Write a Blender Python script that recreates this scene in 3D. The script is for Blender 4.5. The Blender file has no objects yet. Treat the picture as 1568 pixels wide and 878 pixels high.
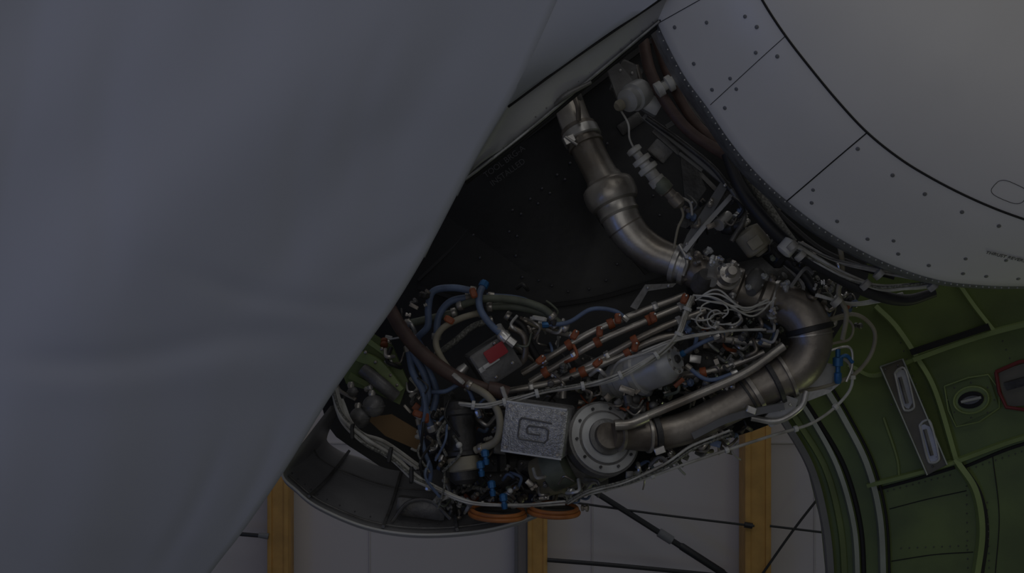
import bpy, math, random
from mathutils import Vector, Matrix
random.seed(7)
scene=bpy.context.scene
scene.view_settings.view_transform='Standard'
CZ=1.9; CD=4.0; K=544.44
def W(x,z,y=0.0):
    """survey coordinates (1/544 m at the engine centreline plane) -> metres"""
    s=(CD+y)/CD/K
    return Vector(((x-784)*s, y, CZ-(z-439)*s))
def S(r,y=0.0): return r*(CD+y)/CD/K
# ---------------------------------------------------------------- materials
MATS={}
def mat(name,col,rough=0.5,metal=0.0,var=0.0,vscale=6.0,bump=0.0,bscale=60.0,dirt=None,dirtamt=0.5,dscale=9.0,coat=0.0):
    m=bpy.data.materials.new(name); m.use_nodes=True
    nt=m.node_tree; b=nt.nodes['Principled BSDF']
    b.inputs['Roughness'].default_value=rough; b.inputs['Metallic'].default_value=metal
    if coat: b.inputs['Coat Weight'].default_value=coat; b.inputs['Coat Roughness'].default_value=0.25
    tc=nt.nodes.new('ShaderNodeTexCoord')
    c=(*col,1)
    if var>0 or dirt:
        n=nt.nodes.new('ShaderNodeTexNoise'); n.inputs['Scale'].default_value=dscale if dirt else vscale
        n.inputs['Detail'].default_value=5
        nt.links.new(tc.outputs['Object'],n.inputs['Vector'])
        r=nt.nodes.new('ShaderNodeValToRGB')
        r.color_ramp.elements[0].position=0.35; r.color_ramp.elements[1].position=0.65
        if dirt:
            r.color_ramp.elements[0].color=tuple(col[i]*(1-dirtamt)+dirt[i]*dirtamt for i in range(3))+(1,)
            r.color_ramp.elements[1].color=c
        else:
            r.color_ramp.elements[0].color=tuple(x*(1-var) for x in col)+(1,)
            r.color_ramp.elements[1].color=tuple(min(1,x*(1+var)) for x in col)+(1,)
        nt.links.new(n.outputs['Fac'],r.inputs['Fac']); nt.links.new(r.outputs['Color'],b.inputs['Base Color'])
    else: b.inputs['Base Color'].default_value=c
    if bump>0:
        n2=nt.nodes.new('ShaderNodeTexNoise'); n2.inputs['Scale'].default_value=bscale; n2.inputs['Detail'].default_value=3
        nt.links.new(tc.outputs['Object'],n2.inputs['Vector'])
        bp=nt.nodes.new('ShaderNodeBump'); bp.inputs['Strength'].default_value=bump; bp.inputs['Distance'].default_value=0.01
        nt.links.new(n2.outputs['Fac'],bp.inputs['Height']); nt.links.new(bp.outputs['Normal'],b.inputs['Normal'])
    MATS[name]=m; return m
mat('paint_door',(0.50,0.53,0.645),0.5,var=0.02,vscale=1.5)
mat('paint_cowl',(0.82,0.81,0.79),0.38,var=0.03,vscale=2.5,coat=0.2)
mat('paint_strip',(0.47,0.48,0.50),0.45,var=0.06)
mat('rim_metal',(0.30,0.31,0.32),0.45,0.6,var=0.2,vscale=30)
mat('seam_black',(0.012,0.012,0.014),0.7)
mat('rivet_dark',(0.22,0.225,0.23),0.5,0.3)
mat('stencil',(0.065,0.065,0.068),0.55)
mat('rivet_grey',(0.14,0.14,0.15),0.45,0.6)
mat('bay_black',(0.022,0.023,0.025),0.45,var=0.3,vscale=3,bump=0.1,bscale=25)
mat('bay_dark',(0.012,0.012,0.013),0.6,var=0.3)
mat('steel',(0.60,0.575,0.53),0.36,0.72,dirt=(0.20,0.165,0.13),dirtamt=0.8,dscale=7,bump=0.06,bscale=80)
mat('steel_brown',(0.37,0.335,0.295),0.42,0.65,dirt=(0.12,0.10,0.08),dirtamt=0.8,dscale=8,bump=0.1,bscale=60)
mat('steel_bright',(0.75,0.74,0.72),0.32,0.7,dirt=(0.3,0.28,0.25),dirtamt=0.6,dscale=20)
mat('alu',(0.55,0.56,0.57),0.42,0.5,var=0.12,vscale=14,bump=0.08,bscale=90)
mat('alu_paint',(0.52,0.53,0.54),0.4,0.15,dirt=(0.25,0.24,0.22),dirtamt=0.5,dscale=12)
mat('silver_foil',(0.50,0.50,0.51),0.36,0.7,var=0.25,vscale=110,bump=0.5,bscale=260)
mat('foil_groove',(0.16,0.16,0.165),0.5,0.4)
mat('cast_dark',(0.085,0.085,0.086),0.48,0.35,dirt=(0.03,0.028,0.026),dirtamt=0.7,dscale=18,bump=0.25,bscale=50)
mat('cast_grey',(0.22,0.22,0.22),0.46,0.4,dirt=(0.08,0.075,0.07),dirtamt=0.7,dscale=14,bump=0.2,bscale=60)
mat('rubber_black',(0.022,0.022,0.024),0.5)
mat('hose_brown',(0.09,0.055,0.046),0.55,var=0.2,vscale=30)
mat('hose_blue',(0.15,0.215,0.36),0.5,dirt=(0.07,0.09,0.14),dirtamt=0.6,dscale=20)
mat('blue_fit',(0.035,0.15,0.36),0.4,0.3)
mat('hose_olive',(0.13,0.145,0.11),0.55,var=0.2,vscale=30)
mat('hose_beige',(0.30,0.275,0.21),0.55,var=0.15,vscale=20)
mat('braid',(0.22,0.22,0.20),0.5,0.4,var=0.5,vscale=160,bump=0.5,bscale=220)
mat('wire_white',(0.60,0.60,0.57),0.5,dirt=(0.22,0.20,0.17),dirtamt=0.75,dscale=18)
mat('clamp_orange',(0.38,0.105,0.04),0.5,dirt=(0.14,0.05,0.028),dirtamt=0.5,dscale=25)
mat('gasket_orange',(0.34,0.12,0.032),0.5,var=0.25,vscale=15)
mat('label_red',(0.38,0.035,0.045),0.45)
mat('frame_red',(0.16,0.022,0.025),0.5)
mat('label_white',(0.6,0.6,0.58),0.5)
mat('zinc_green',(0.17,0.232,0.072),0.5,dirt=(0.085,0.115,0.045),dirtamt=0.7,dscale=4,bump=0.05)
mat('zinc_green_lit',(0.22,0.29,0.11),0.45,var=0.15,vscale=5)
mat('green_rail',(0.30,0.33,0.31),0.4,0.4,var=0.15)
mat('panel_grey',(0.16,0.163,0.17),0.5,var=0.15,vscale=5)
mat('cowl_lining',(0.30,0.30,0.315),0.45,var=0.12,vscale=5)
mat('link_brown',(0.15,0.14,0.105),0.5,0.2,var=0.2)
mat('tan_sheet',(0.24,0.14,0.05),0.6,var=0.2)
mat('timber_yellow',(0.58,0.34,0.10),0.55,var=0.12,vscale=9)
mat('wall_panel',(0.60,0.585,0.63),0.6,var=0.03,vscale=0.8)
mat('wall_joint',(0.53,0.52,0.555),0.6)
mat('wall_frame',(0.20,0.21,0.23),0.5)
mat('brace_black',(0.02,0.022,0.028),0.45)
mat('concrete',(0.32,0.32,0.31),0.6,var=0.15,vscale=2,bump=0.1)
mat('ink',(0.12,0.12,0.13),0.6)
# ---------------------------------------------------------------- builder
def cr(pts,n=8):
    """catmull-rom on tuples"""
    out=[]
    P=[Vector(p) for p in pts]
    if len(P)<3:
        return [P[0].lerp(P[-1],i/n) for i in range(n+1)]
    for i in range(len(P)-1):
        p0=P[i-1] if i>0 else P[0]*2-P[1]
        p1,p2=P[i],P[i+1]
        p3=P[i+2] if i+2<len(P) else P[-1]*2-P[-2]
        for k in range(n):
            t=k/n
            out.append(0.5*((2*p1)+(p2-p0)*t+(2*p0-5*p1+4*p2-p3)*t*t+(3*p1-p0-3*p2+p3)*t**3))
    out.append(P[-1]); return out
class B:
    def __init__(s,name): s.name=name; s.v=[]; s.f=[]; s.m=[]; s.mats=[]
    def mi(s,m):
        if m not in s.mats: s.mats.append(m)
        return s.mats.index(m)
    def sweep(s,P,R,m,seg=10,axis=None,caps=True,sx=1.0):
        mi=s.mi(m); n=len(P); base=len(s.v)
        T=[]
        for i in range(n):
            if axis is not None: T.append(axis.normalized()); continue
            a=P[max(0,i-1)]; b=P[min(n-1,i+1)]; d=b-a
            T.append(d.normalized() if d.length>1e-9 else Vector((1,0,0)))
        up=Vector((0,0,1)) if abs(T[0].z)<0.9 else Vector((1,0,0))
        N=(up-T[0]*up.dot(T[0])).normalized()
        for i in range(n):
            N=(N-T[i]*N.dot(T[i])).normalized(); Bn=T[i].cross(N)
            for k in range(seg):
                a=2*math.pi*k/seg
                s.v.append(P[i]+(N*math.cos(a)+Bn*math.sin(a)*sx)*R[i])
        for i in range(n-1):
            for k in range(seg):
                a=base+i*seg+k; b=base+i*seg+(k+1)%seg
                s.f.append((a,b,b+seg,a+seg)); s.m.append(mi)
        if caps:
            s.f.append(tuple(base+k for k in range(seg))[::-1]); s.m.append(mi)
            s.f.append(tuple(base+(n-1)*seg+k for k in range(seg))); s.m.append(mi)
    def tube(s,pts,r,m,seg=10,n=8):
        """pts (x,z,y) survey coords; r scalar or list per control point"""
        rr=r if isinstance(r,(list,tuple)) else [r]*len(pts)
        q=cr([(p[0],p[1],p[2]*500) for p in pts],n)
        R=cr([(a,0,0) for a in rr],n)
        P=[W(a.x,a.y,a.z/500) for a in q]
        RR=[S(max(0.3,b.x),a.z/500) for a,b in zip(q,R)]
        if len(RR)!=len(P): RR=[RR[0]]*len(P)
        s.sweep(P,RR,m,seg); return P
    def collar(s,P,t,r,w,m,seg=14):
        i=int(t*(len(P)-1)); i=max(1,min(len(P)-2,i))
        d=(P[i+1]-P[i-1]).normalized(); c=P[i]; r=r/K; w=w/K
        q=[c-d*w,c-d*w,c-d*w*.8,c+d*w*.8,c+d*w,c+d*w]
        s.sweep(q,[r*.6,r*.93,r,r,r*.93,r*.6],m,seg,axis=d)
    def lathe(s,a,b,prof,m,seg=24):
        A=W(*a); Bv=W(*b); ax=Bv-A
        P=[A+ax*t for t,r in prof]; s.sweep(P,[S(r,a[2]) for t,r in prof],m,seg,axis=ax)
    def bolts(s,c,axis,R,n,r,h,m,ph=0):
        axis=axis.normalized(); u=axis.cross(Vector((0,0,1))).normalized(); w=axis.cross(u)
        for i in range(n):
            a=2*math.pi*i/n+ph; p=c+(u*math.cos(a)+w*math.sin(a))*R
            s.sweep([p-axis*h*.5,p+axis*h],[r,r],m,6,axis=axis)
    def sphere(s,c,r,m,seg=18,sq=1.0,axis=None):
        c=W(*c) if not isinstance(c,Vector) else c; ax=axis or Vector((0,0,1)); n=10
        P=[];R=[]
        for i in range(n+1):
            a=math.pi*i/n; P.append(c-ax*math.cos(a)*r*sq/K); R.append(max(1e-5,math.sin(a)*r/K))
        s.sweep(P,R,m,seg,axis=ax)
    def box(s,c,ex,ez,ey,m,ch=0.12):
        """c world centre, ex,ez,ey half-axis vectors, chamfered"""
        mi=s.mi(m); base=len(s.v); L=[]
        def ring(sy,k):
            r=[]
            for (a,b) in ((-1,-k),(-k,-1),(k,-1),(1,-k),(1,k),(k,1),(-k,1),(-1,k)): r.append(c+ex*a+ez*b+ey*sy)
            return r
        k=1-ch
        rings=[[c+ex*a*k+ez*b*k-ey for a,b in ((-1,-k),(-k,-1),(k,-1),(1,-k),(1,k),(k,1),(-k,1),(-1,k))],ring(-k,k),ring(k,k),[c+ex*a*k+ez*b*k+ey for a,b in ((-1,-k),(-k,-1),(k,-1),(1,-k),(1,k),(k,1),(-k,1),(-1,k))]]
        for r in rings: s.v+=r
        for i in range(3):
            for q in range(8):
                a=base+i*8+q; b=base+i*8+(q+1)%8
                s.f.append((a,b,b+8,a+8)); s.m.append(mi)
        s.f.append(tuple(base+q for q in range(8))[::-1]); s.m.append(mi)
        s.f.append(tuple(base+24+q for q in range(8))); s.m.append(mi)
    def rbox(s,x,z,y,w,h,d,ang,m,tilt=0.0,ch=0.12):
        """box half sizes w,h,d (survey), ang deg in facade plane, tilt yaw deg"""
        R=Matrix.Rotation(math.radians(tilt),3,'Z')@Matrix.Rotation(math.radians(-ang),3,'Y')
        s.box(W(x,z,y),R@Vector((w/K,0,0)),R@Vector((0,0,h/K)),R@Vector((0,d/K,0)),m,ch)
    def plate(s,pts,th,m,hole=None):
        mi=s.mi(m); base=len(s.v); n=len(pts)
        F=[W(*p) for p in pts]; s.v+=F; s.v+=[p+Vector((0,th,0)) for p in F]
        s.f.append(tuple(range(base,base+n))); s.m.append(mi)
        s.f.append(tuple(range(base+2*n-1,base+n-1,-1))); s.m.append(mi)
        for i in range(n):
            j=(i+1)%n; s.f.append((base+i,base+n+i,base+n+j,base+j)); s.m.append(mi)
    def rail(s,pts,w,h,m,n=8,world=False):
        """rectangular section strip lying in a surface facing -Y"""
        q=cr([(p[0],p[1],p[2]*500) for p in pts],n) if len(pts)>2 else [Vector((p[0],p[1],p[2]*500)) for p in pts]
        P=[W(a.x,a.y,a.z/500) for a in q]; mi=s.mi(m); base=len(s.v)
        w=w/K; h=h/K
        for i,p in enumerate(P):
            t=(P[min(i+1,len(P)-1)]-P[max(i-1,0)]).normalized(); o=Vector((0,-1,0)); o=(o-t*o.dot(t)).normalized(); u=t.cross(o)
            for a,b in ((-1,0),(-.85,1),(.85,1),(1,0)): s.v.append(p+u*a*w+o*b*h)
        for i in range(len(P)-1):
            for k in range(4):
                a=base+i*4+k; b=base+i*4+(k+1)%4; s.f.append((a,b,b+4,a+4)); s.m.append(mi)
        s.f.append((base,base+1,base+2,base+3)); s.m.append(mi)
        e=base+(len(P)-1)*4; s.f.append((e+3,e+2,e+1,e)); s.m.append(mi)
        return P
    def grid(s,G,m,th=None):
        """G: 2-D list of world Vectors; optional thickness vector fn"""
        mi=s.mi(m); base=len(s.v); nr=len(G); nc=len(G[0])
        for r in G: s.v+=r
        for i in range(nr-1):
            for j in range(nc-1):
                a=base+i*nc+j; s.f.append((a,a+1,a+nc+1,a+nc)); s.m.append(mi)
        if th:
            b2=len(s.v)
            for r in G: s.v+=[p+th for p in r]
            for i in range(nr-1):
                for j in range(nc-1):
                    a=b2+i*nc+j; s.f.append((a+nc,a+nc+1,a+1,a)); s.m.append(mi)
            per=[(0,j) for j in range(nc)]+[(i,nc-1) for i in range(1,nr)]+[(nr-1,j) for j in range(nc-2,-1,-1)]+[(i,0) for i in range(nr-2,0,-1)]
            for k in range(len(per)):
                a=per[k]; b=per[(k+1)%len(per)]
                ia=a[0]*nc+a[1]; ib=b[0]*nc+b[1]
                s.f.append((base+ib,base+ia,b2+ia,b2+ib)); s.m.append(mi)
    def bundle(s,pts,ns,spread,r,m,n=8,wob=0.5):
        out=None
        for k in range(ns):
            ph=random.uniform(0,6.28); tw=random.uniform(0.3,1.1)
            q=[]
            for i,p in enumerate(pts):
                a=ph+tw*i; d=spread*(0.5+random.random()*wob)
                q.append((p[0]+math.cos(a)*d,p[1]+math.sin(a)*d,p[2]+math.sin(a+1.3)*d/K))
            mm=m if isinstance(m,str) else random.choice(m)
            P=s.tube(q,r*random.uniform(.8,1.15),mm,7,n)
        return P
    def done(s,ang=35):
        me=bpy.data.meshes.new(s.name); me.from_pydata([tuple(p) for p in s.v],[],s.f)
        for m in s.mats: me.materials.append(MATS[m])
        me.polygons.foreach_set('material_index',s.m)
        me.polygons.foreach_set('use_smooth',[True]*len(me.polygons)); me.update()
        try: me.set_sharp_from_angle(angle=math.radians(ang))
        except Exception as e: print(e)
        o=bpy.data.objects.new(s.name,me); scene.collection.objects.link(o); return o
def text(name,txt,x,z,y,size,ang,m):
    c=bpy.data.curves.new(name,'FONT'); c.body=txt; c.size=size/K; c.extrude=0.0006; c.align_x='LEFT'
    o=bpy.data.objects.new(name,c); scene.collection.objects.link(o); c.materials.append(MATS[m])
    o.location=W(x,z,y); o.rotation_euler=(math.radians(90),math.radians(-ang),0); return o

# ================================================================ hangar
b=B('wall_back')
YW=4.0
b.box(Vector((0,YW+.1,3)),Vector((7,0,0)),Vector((0,0,3)),Vector((0,.1,0)),'wall_panel',0.002)
for z in (1.02,2.3,3.6,4.9): b.box(Vector((0,YW-.004,z)),Vector((7,0,0)),Vector((0,0,.004)),Vector((0,.006,0)),'wall_joint',0.1)
for i in range(-5,6): b.box(Vector((i*1.25+.45,YW-.004,3)),Vector((.004,0,0)),Vector((0,0,3)),Vector((0,.006,0)),'wall_joint',0.1)
wall=b.done()
b=B('floor'); b.box(Vector((0,-1,-.05)),Vector((7,0,0)),Vector((0,5.2,0)),Vector((0,0,.05)),'concrete',0.002); b.done()
def post(x0,x1):
    b=B('timber_post'); a=W(x0,439,3.8).x; c=W(x1,439,3.8).x; cx=(a+c)/2; w=(c-a)/2
    b.box(Vector((cx,3.87,3)),Vector((w,0,0)),Vector((0,0,3)),Vector((0,.1,0)),'timber_yellow',0.08)
    b.box(Vector((cx-w*.78,3.765,3)),Vector((w*.2,0,0)),Vector((0,0,3)),Vector((0,.008,0)),'timber_yellow',0.08)
    b.box(Vector((cx+w*.78,3.765,3)),Vector((w*.2,0,0)),Vector((0,0,3)),Vector((0,.008,0)),'timber_yellow',0.08)
    b.done()
for p in ((411,443),(808,838),(1139,1179)): post(*p)
b=B('window_frame_1')
a=W(785,439,3.85).x
for dx,w in ((0.02,.02),(.09,.03)):
    b.box(Vector((a+dx,3.93,3)),Vector((w*.5,0,0)),Vector((0,0,3)),Vector((0,.04,0)),'wall_frame',.1)
b.done()
b=B('steel_cross_brace')
YB=3.74
def rod(pts,r,m='brace_black'): return b.tube([(p[0],p[1],YB) for p in pts],r,m,10,4)
rod([(900,747),(1000,810),(1180,925)],4.6)
b.lathe((1008,815,YB),(1030,829,YB),[(0,4),(.05,7),(.95,7),(1,4)],'wall_frame',12)
b.lathe((1040,835,YB),(1110,880,YB),[(0,4),(.05,5.8),(.95,5.8),(1,4)],'brace_black',12)
rod([(838,764),(1000,787),(1155,806)],1.8)
b.lathe((1140,804,YB),(1152,806,YB),[(0,4.5),(1,4.5)],'brace_black',8)
rod([(838,858),(960,868),(1160,888)],3.4)
rod([(1179,806),(1270,817)],1.8); rod([(1262,752),(1215,812),(1160,890)],2.0)
rod([(340,816),(411,822)],3.2); b.lathe((396,820,YB),(411,822,YB),[(0,4),(1,5)],'wall_frame',10)
b.done()

# ================================================================ left cowl door (large smooth skin)
E=[(225,1010),(318,880),(368,815),(432,722),(500,612),(560,526),(605,462),(655,378),(700,292),(738,222),(778,155),(812,90),(842,25),(880,-60),(930,-170)]
Ec=cr([(x,z,0) for x,z in E],8)
NC=100
CRE=((60,556,430,520,.006,24),(40,585,460,575,-.003,30),(300,425,560,480,.004,18),(560,410,690,330,.004,16),(180,60,150,420,.005,30),(330,500,620,180,.005,40),(250,860,330,690,.006,16),(360,800,420,650,.006,14),(480,150,440,420,.004,26),(700,60,560,330,.005,34),(330,878,440,700,.003,8),(600,40,520,300,.003,20))
G=[]
for i,e in enumerate(Ec):
    row=[]
    for j in range(NC):
        t=j/(NC-1)              # 0 left .. 1 edge
        x=-420+(e.x+420)*t; z=e.y+(1-t)*0.12*(430-e.y)
        d=(1-t)
        y=-0.42-0.75*d-0.06*math.sin(math.pi*min(1,d*1.6))
        u=(x*0.8+z*0.6); w=(z*0.8-x*0.6)
        y+=0.009*math.sin(u/95+0.6*math.sin(w/210))*min(1,d*6)
        y+=0.0055*math.sin(u/43+1.2+0.9*math.sin(w/160))*min(1,d*5)*(0.5+0.5*math.sin(z/190))
        y+=0.003*math.sin(x/27+1.4*math.sin(z/130))*min(1,d*5)*(0.5+0.5*math.cos(z/150+1))
        for (ax,az,bx,bz,dep,wid) in CRE:
            L=math.hypot(bx-ax,bz-az); px=((x-ax)*(bx-ax)+(z-az)*(bz-az))/L; pd=((x-ax)*(bz-az)-(z-az)*(bx-ax))/L
            pd+=9*math.sin(px/70)
            if -90<px<L+90:
                f=min(1,max(0,(px+90)/150))*min(1,max(0,(L+90-px)/150)); f=f*f*(3-2*f)
                y+=dep*f*math.exp(-(pd/wid)**2)
        row.append(W(x,z,y))
    G.append(row)
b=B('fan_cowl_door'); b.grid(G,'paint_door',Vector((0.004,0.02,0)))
b.done(60)
# forward skin continuing up to the panel joint
b=B('nacelle_skin_panel')
L1=cr([(700,292,0),(738,222,0),(778,155,0),(812,90,0),(842,25,0),(880,-60,0),(930,-170,0)],6)
L2=cr([(700,300,0),(735,232,0),(776,163,0),(862,100,0),(935,48,0),(1003,3,0),(1130,-95,0)],6)
G=[]
for p,q in zip(L1,L2):
    row=[]
    for j in range(12):
        t=j/11; x=p.x+(q.x-p.x)*t; z=p.y+(q.y-p.y)*t
        row.append(W(x,z,-0.419+0.095*t))
    G.append(row)
b.grid(G,'paint_door',Vector((0,0.02,0)))
J=cr([(650,380,0),(776,165,0),(862,102,0),(935,50,0),(1003,5,0),(1110,-75,0)],6)
O=cr([(650,395,0),(712,274,0),(790,214,0),(865,152,0),(1004,36,0),(1120,-60,0)],6)
G=[[W(p.x+(q.x-p.x)*t,p.y+(q.y-p.y)*t,-0.295+0.055*t) for t in (0,.25,.5,.75,1)] for p,q in zip(J,O)]
b.grid(G,'paint_strip',Vector((0,0.015,0)))
b.tube([(x,z+1,-0.315) for x,z in ((778,163),(862,101),(935,50),(1003,4),(1060,-36))],1.9,'seam_black',6)
b.tube([(x,z,-0.246) for x,z in ((712,275),(790,215),(865,153),(1004,37),(1010,33))],2.6,'rim_metal',6)
b.tube([(x,z,-0.23) for x,z in ((712,280),(790,220),(865,158),(1004,42))],4,'seam_black',6)
for i in range(16):
    t=i/15; x=755+245*t; z=247-206*t+(-6 if .2<t<.8 else 0)-7
    b.sphere((x,z,-0.252),1.2,'rivet_dark',6)
b.tube([(850,160,-.25),(868,145,-.26),(905,126,-.25)],[3,5,3],'cast_grey',8)
b.done(60)

# ================================================================ upper-right cowl barrel
C0=[(930,-150),(972,-60),(1005,32),(1045,112),(1083,165),(1118,217),(1158,265),(1205,308),(1260,350),(1320,385),(1380,412),(1440,430),(1500,437),(1568,439),(1700,434),(1850,405)]
C1=[(1090,-170),(1118,-100),(1143,-45),(1172,8),(1203,55),(1240,103),(1283,155),(1328,203),(1378,243),(1425,272),(1475,298),(1525,320),(1575,338),(1630,355),(1730,372),(1850,360)]
C2=[(a[0]+(a[0]-c[0])*1.0+40,a[1]+(a[1]-c[1])*1.0-30) for a,c in zip(C1,C0)]
C3=[(a[0]+(a[0]-c[0])*2.6+80,a[1]+(a[1]-c[1])*2.4-60) for a,c in zip(C1,C0)]
cs=[cr([(x,z,0) for x,z in c],6) for c in (C0,C1,C2,C3)]
YS=(-0.24,-0.44,-0.55,-0.56)
def barrel(s,t):
    """s 0..15 control index, t 0..3"""
    k=min(s*6,len(cs[0])-1.001); i=int(k); f=k-i
    p=[c[i].lerp(c[i+1],f) for c in cs]
    q=[Vector((p[m].x,p[m].y,YS[m]*500)) for m in range(4)]
    a=int(min(t,2.999)); u=t-a
    p0=q[a-1] if a>0 else q[0]*2-q[1]; p1=q[a]; p2=q[a+1]; p3=q[a+2] if a+2<4 else q[3]*2-q[2]
    if a==0: p0=q[0]*2-q[1]+Vector((0,0,40))
    r=0.5*((2*p1)+(p2-p0)*u+(2*p0-5*p1+4*p2-p3)*u*u+(3*p1-p0-3*p2+p3)*u**3)
    return W(r.x,r.y,r.z/500)
def bnorm(s,t):
    e=.02; n=(barrel(s+e,t)-barrel(s-e,t)).cross(barrel(s,t+e)-barrel(s,max(0,t-e)))
    n.normalize(); return n if n.y<0 else -n
b=B('thrust_reverser_cowl')
ss=[i*15/100 for i in range(101)]; tt=[j*3/36 for j in range(37)]
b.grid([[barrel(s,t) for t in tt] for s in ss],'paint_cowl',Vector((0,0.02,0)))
def onsurf(s,t,r,m='rivet_dark'):
    p=barrel(s,t); n=bnorm(s,t); b.sweep([p-n*.002,p+n*.0012,p+n*.002],[r/K,r/K,r*.6/K],m,10,axis=n)
def seam(pl,r,m='seam_black'):
    b.sweep([barrel(s,t)+bnorm(s,t)*.0003 for s,t in pl],[r/K]*len(pl),m,6)
seam([(s,1.0) for s in [i*.15 for i in range(1,99)]],1.8)
seam([(7.0,t/12) for t in range(0,13)],1.0)
seam([(4.0,.04+t/12*.96) for t in range(0,13)],.55)
seam([(2.05,t/12) for t in range(0,13)],.6)
for s in (2.25,3.0,3.75,4.3,7.4,8.1,8.9,9.7,10.5,11.4,12.0,12.8,13.5): onsurf(s,.14,3.0)
for s in (3.3,4.25,7.15,8.2,9.2,10.3,11.4,12.5,13.6): onsurf(s,.84,3.0)
for s,t in ((2.5,.45),(3.85,.35),(4.15,.34),(3.8,.7),(7.2,.25),(9.4,.25),(12.2,.42),(11.2,.34),(2.9,.8)): onsurf(s,t,2.8)
pl=[]
for a in range(0,24):
    th=a*2*math.pi/24; c=math.copysign(abs(math.cos(th))**.6,math.cos(th)); d=math.copysign(abs(math.sin(th))**.6,math.sin(th)); pl.append((11.0+.5*c,1.2+.09*d))
seam(pl+[pl[0]],.4)
rim=[]
for s in ss:
    p=barrel(s,0); q=barrel(s,0.08); d=(p-q).normalized()
    rim.append([p+Vector((0,-.001,0)),p+d*.010+Vector((0,.004,0)),p+d*.014+Vector((0,.05,0)),p+d*.010+Vector((0,.12,0))])
b.grid(rim,'rim_metal')
s=1.7
while s<14:
    p=barrel(s,0); q=barrel(s,.08); d=(p-q).normalized(); b.sphere(p+d*.006+Vector((0,-.001,0)),1.3,'alu',6); s+=.16
cowl=b.done(50)
t1=text('label_text','THRUST REVERSER FITTED',0,0,0,8,-7,'ink')
p=barrel(11.55,.48); n=bnorm(12.0,.48); t1.location=p+n*.004
xd=(barrel(12.5,.46)-p); xd=(xd-n*xd.dot(n)).normalized(); zd=n; yd=zd.cross(xd)
t1.rotation_euler=Matrix((xd,yd,zd)).transposed().to_euler()
t1.parent=cowl

# ================================================================ green open cowl interior
def GY(x,z): return 0.95-0.40*((x-1230)/340)+0.07*math.cos((z-700)/150)
def LB(z):
    T=[(360,1150),(560,1150),(640,1195),(715,1237),(800,1258),(880,1266),(1000,1262)]
    for (a,xa),(c,xc) in zip(T,T[1:]):
        if z<=c: return xa+(xc-xa)*(z-a)/(c-a)
    return T[-1][1]
b=B('open_cowl_interior')
G=[]
for i in range(41):
    z=360+i*16; l=LB(z); G.append([W(l+(1800-l)*j/30,z,GY(l+(1800-l)*j/30,z)) for j in range(31)])
b.grid(G,'zinc_green',Vector((0,.02,0)))
def gp(pts,off=0.0): return [(x,z,GY(x,z)-off) for x,z in pts]
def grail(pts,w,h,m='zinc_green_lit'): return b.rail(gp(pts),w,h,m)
grail([(1165,590),(1197,640),(1240,715),(1262,800),(1270,880),(1268,960)],7,14,'panel_grey')
grail([(1185,590),(1217,640),(1262,715),(1285,800),(1292,880),(1290,960)],6,6,'zinc_green')
grail([(1205,590),(1240,640),(1280,715),(1304,800),(1310,880),(1308,960)],5,16,'green_rail')
grail([(1260,590),(1290,640),(1325,710),(1345,790),(1350,880),(1350,960)],6,12,'green_rail')
b.tube(gp([(1272,590),(1302,640),(1337,710),(1357,790),(1362,880),(1362,960)],.01),2,'seam_black',6)
b.tube(gp([(1223,600),(1253,645),(1293,715),(1317,800),(1323,880),(1322,960)],.0),4,'seam_black',6)
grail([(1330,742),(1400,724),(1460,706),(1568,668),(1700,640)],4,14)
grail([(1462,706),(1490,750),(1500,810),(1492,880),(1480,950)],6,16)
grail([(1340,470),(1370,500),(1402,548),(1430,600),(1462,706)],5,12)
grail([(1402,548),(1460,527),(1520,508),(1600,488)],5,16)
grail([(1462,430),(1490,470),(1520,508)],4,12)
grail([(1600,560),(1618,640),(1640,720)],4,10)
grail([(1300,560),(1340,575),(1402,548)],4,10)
b.rail(gp([(1395,540),(1455,520),(1515,500)],.03),6,3,'seam_black')
b.rail(gp([(1472,712),(1500,755),(1511,812),(1503,880),(1492,950)]),4,3,'seam_black')
b.rail(gp([(1335,752),(1402,734),(1462,716)]),3,3,'seam_black')
b.rail(gp([(1475,716),(1568,680),(1700,652)]),3,3,'seam_black')
# link bracket with two lightening slots
b.plate(gp([(1348,562),(1382,550),(1450,712),(1420,728)],.05),.02,'link_brown')
b.tube(gp([(1348,562),(1382,550),(1450,712),(1420,728),(1348,562)],.052),1.6,'green_rail',6,1)
for cx,cz in ((1381,598),(1419,678)):
    P=[(cx-11,cz-26),(cx-4,cz-33),(cx+6,cz-30),(cx+18,cz+18),(cx+17,cz+28),(cx+8,cz+31),(cx+1,cz+24)]
    b.plate(gp(P,.058),.01,'alu_paint')
    b.tube(gp(P+[P[0]],.06),1.8,'alu_paint',6,4)
    b.tube(gp([(cx-3,cz-20),(cx+8,cz+20)],.06),3,'cast_grey',6,4)
for x,z in ((1356,566),(1375,560),(1365,620),(1398,640),(1434,700),(1428,715),(1395,625),(1412,650)): b.sphere((x,z,GY(x,z)-.055),2,'rivet_grey',8)
def oval(cx,cz,a,c,rot,n=20): 
    r=math.radians(rot); return [(cx+math.cos(r)*a*math.cos(t)-math.sin(r)*c*math.sin(t),cz+math.sin(r)*a*math.cos(t)+math.cos(r)*c*math.sin(t)) for t in [2*math.pi*i/n for i in range(n)]]
o=[(1446,592),(1513,574),(1530,625),(1464,654)]
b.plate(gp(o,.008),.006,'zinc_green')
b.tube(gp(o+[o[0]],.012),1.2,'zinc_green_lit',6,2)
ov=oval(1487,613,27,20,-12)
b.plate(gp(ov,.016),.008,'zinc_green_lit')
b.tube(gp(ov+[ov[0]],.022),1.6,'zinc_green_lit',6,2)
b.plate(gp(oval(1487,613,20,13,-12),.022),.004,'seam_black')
b.plate(gp(oval(1487,613,14,6,-12),.03),.01,'cast_grey')
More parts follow.
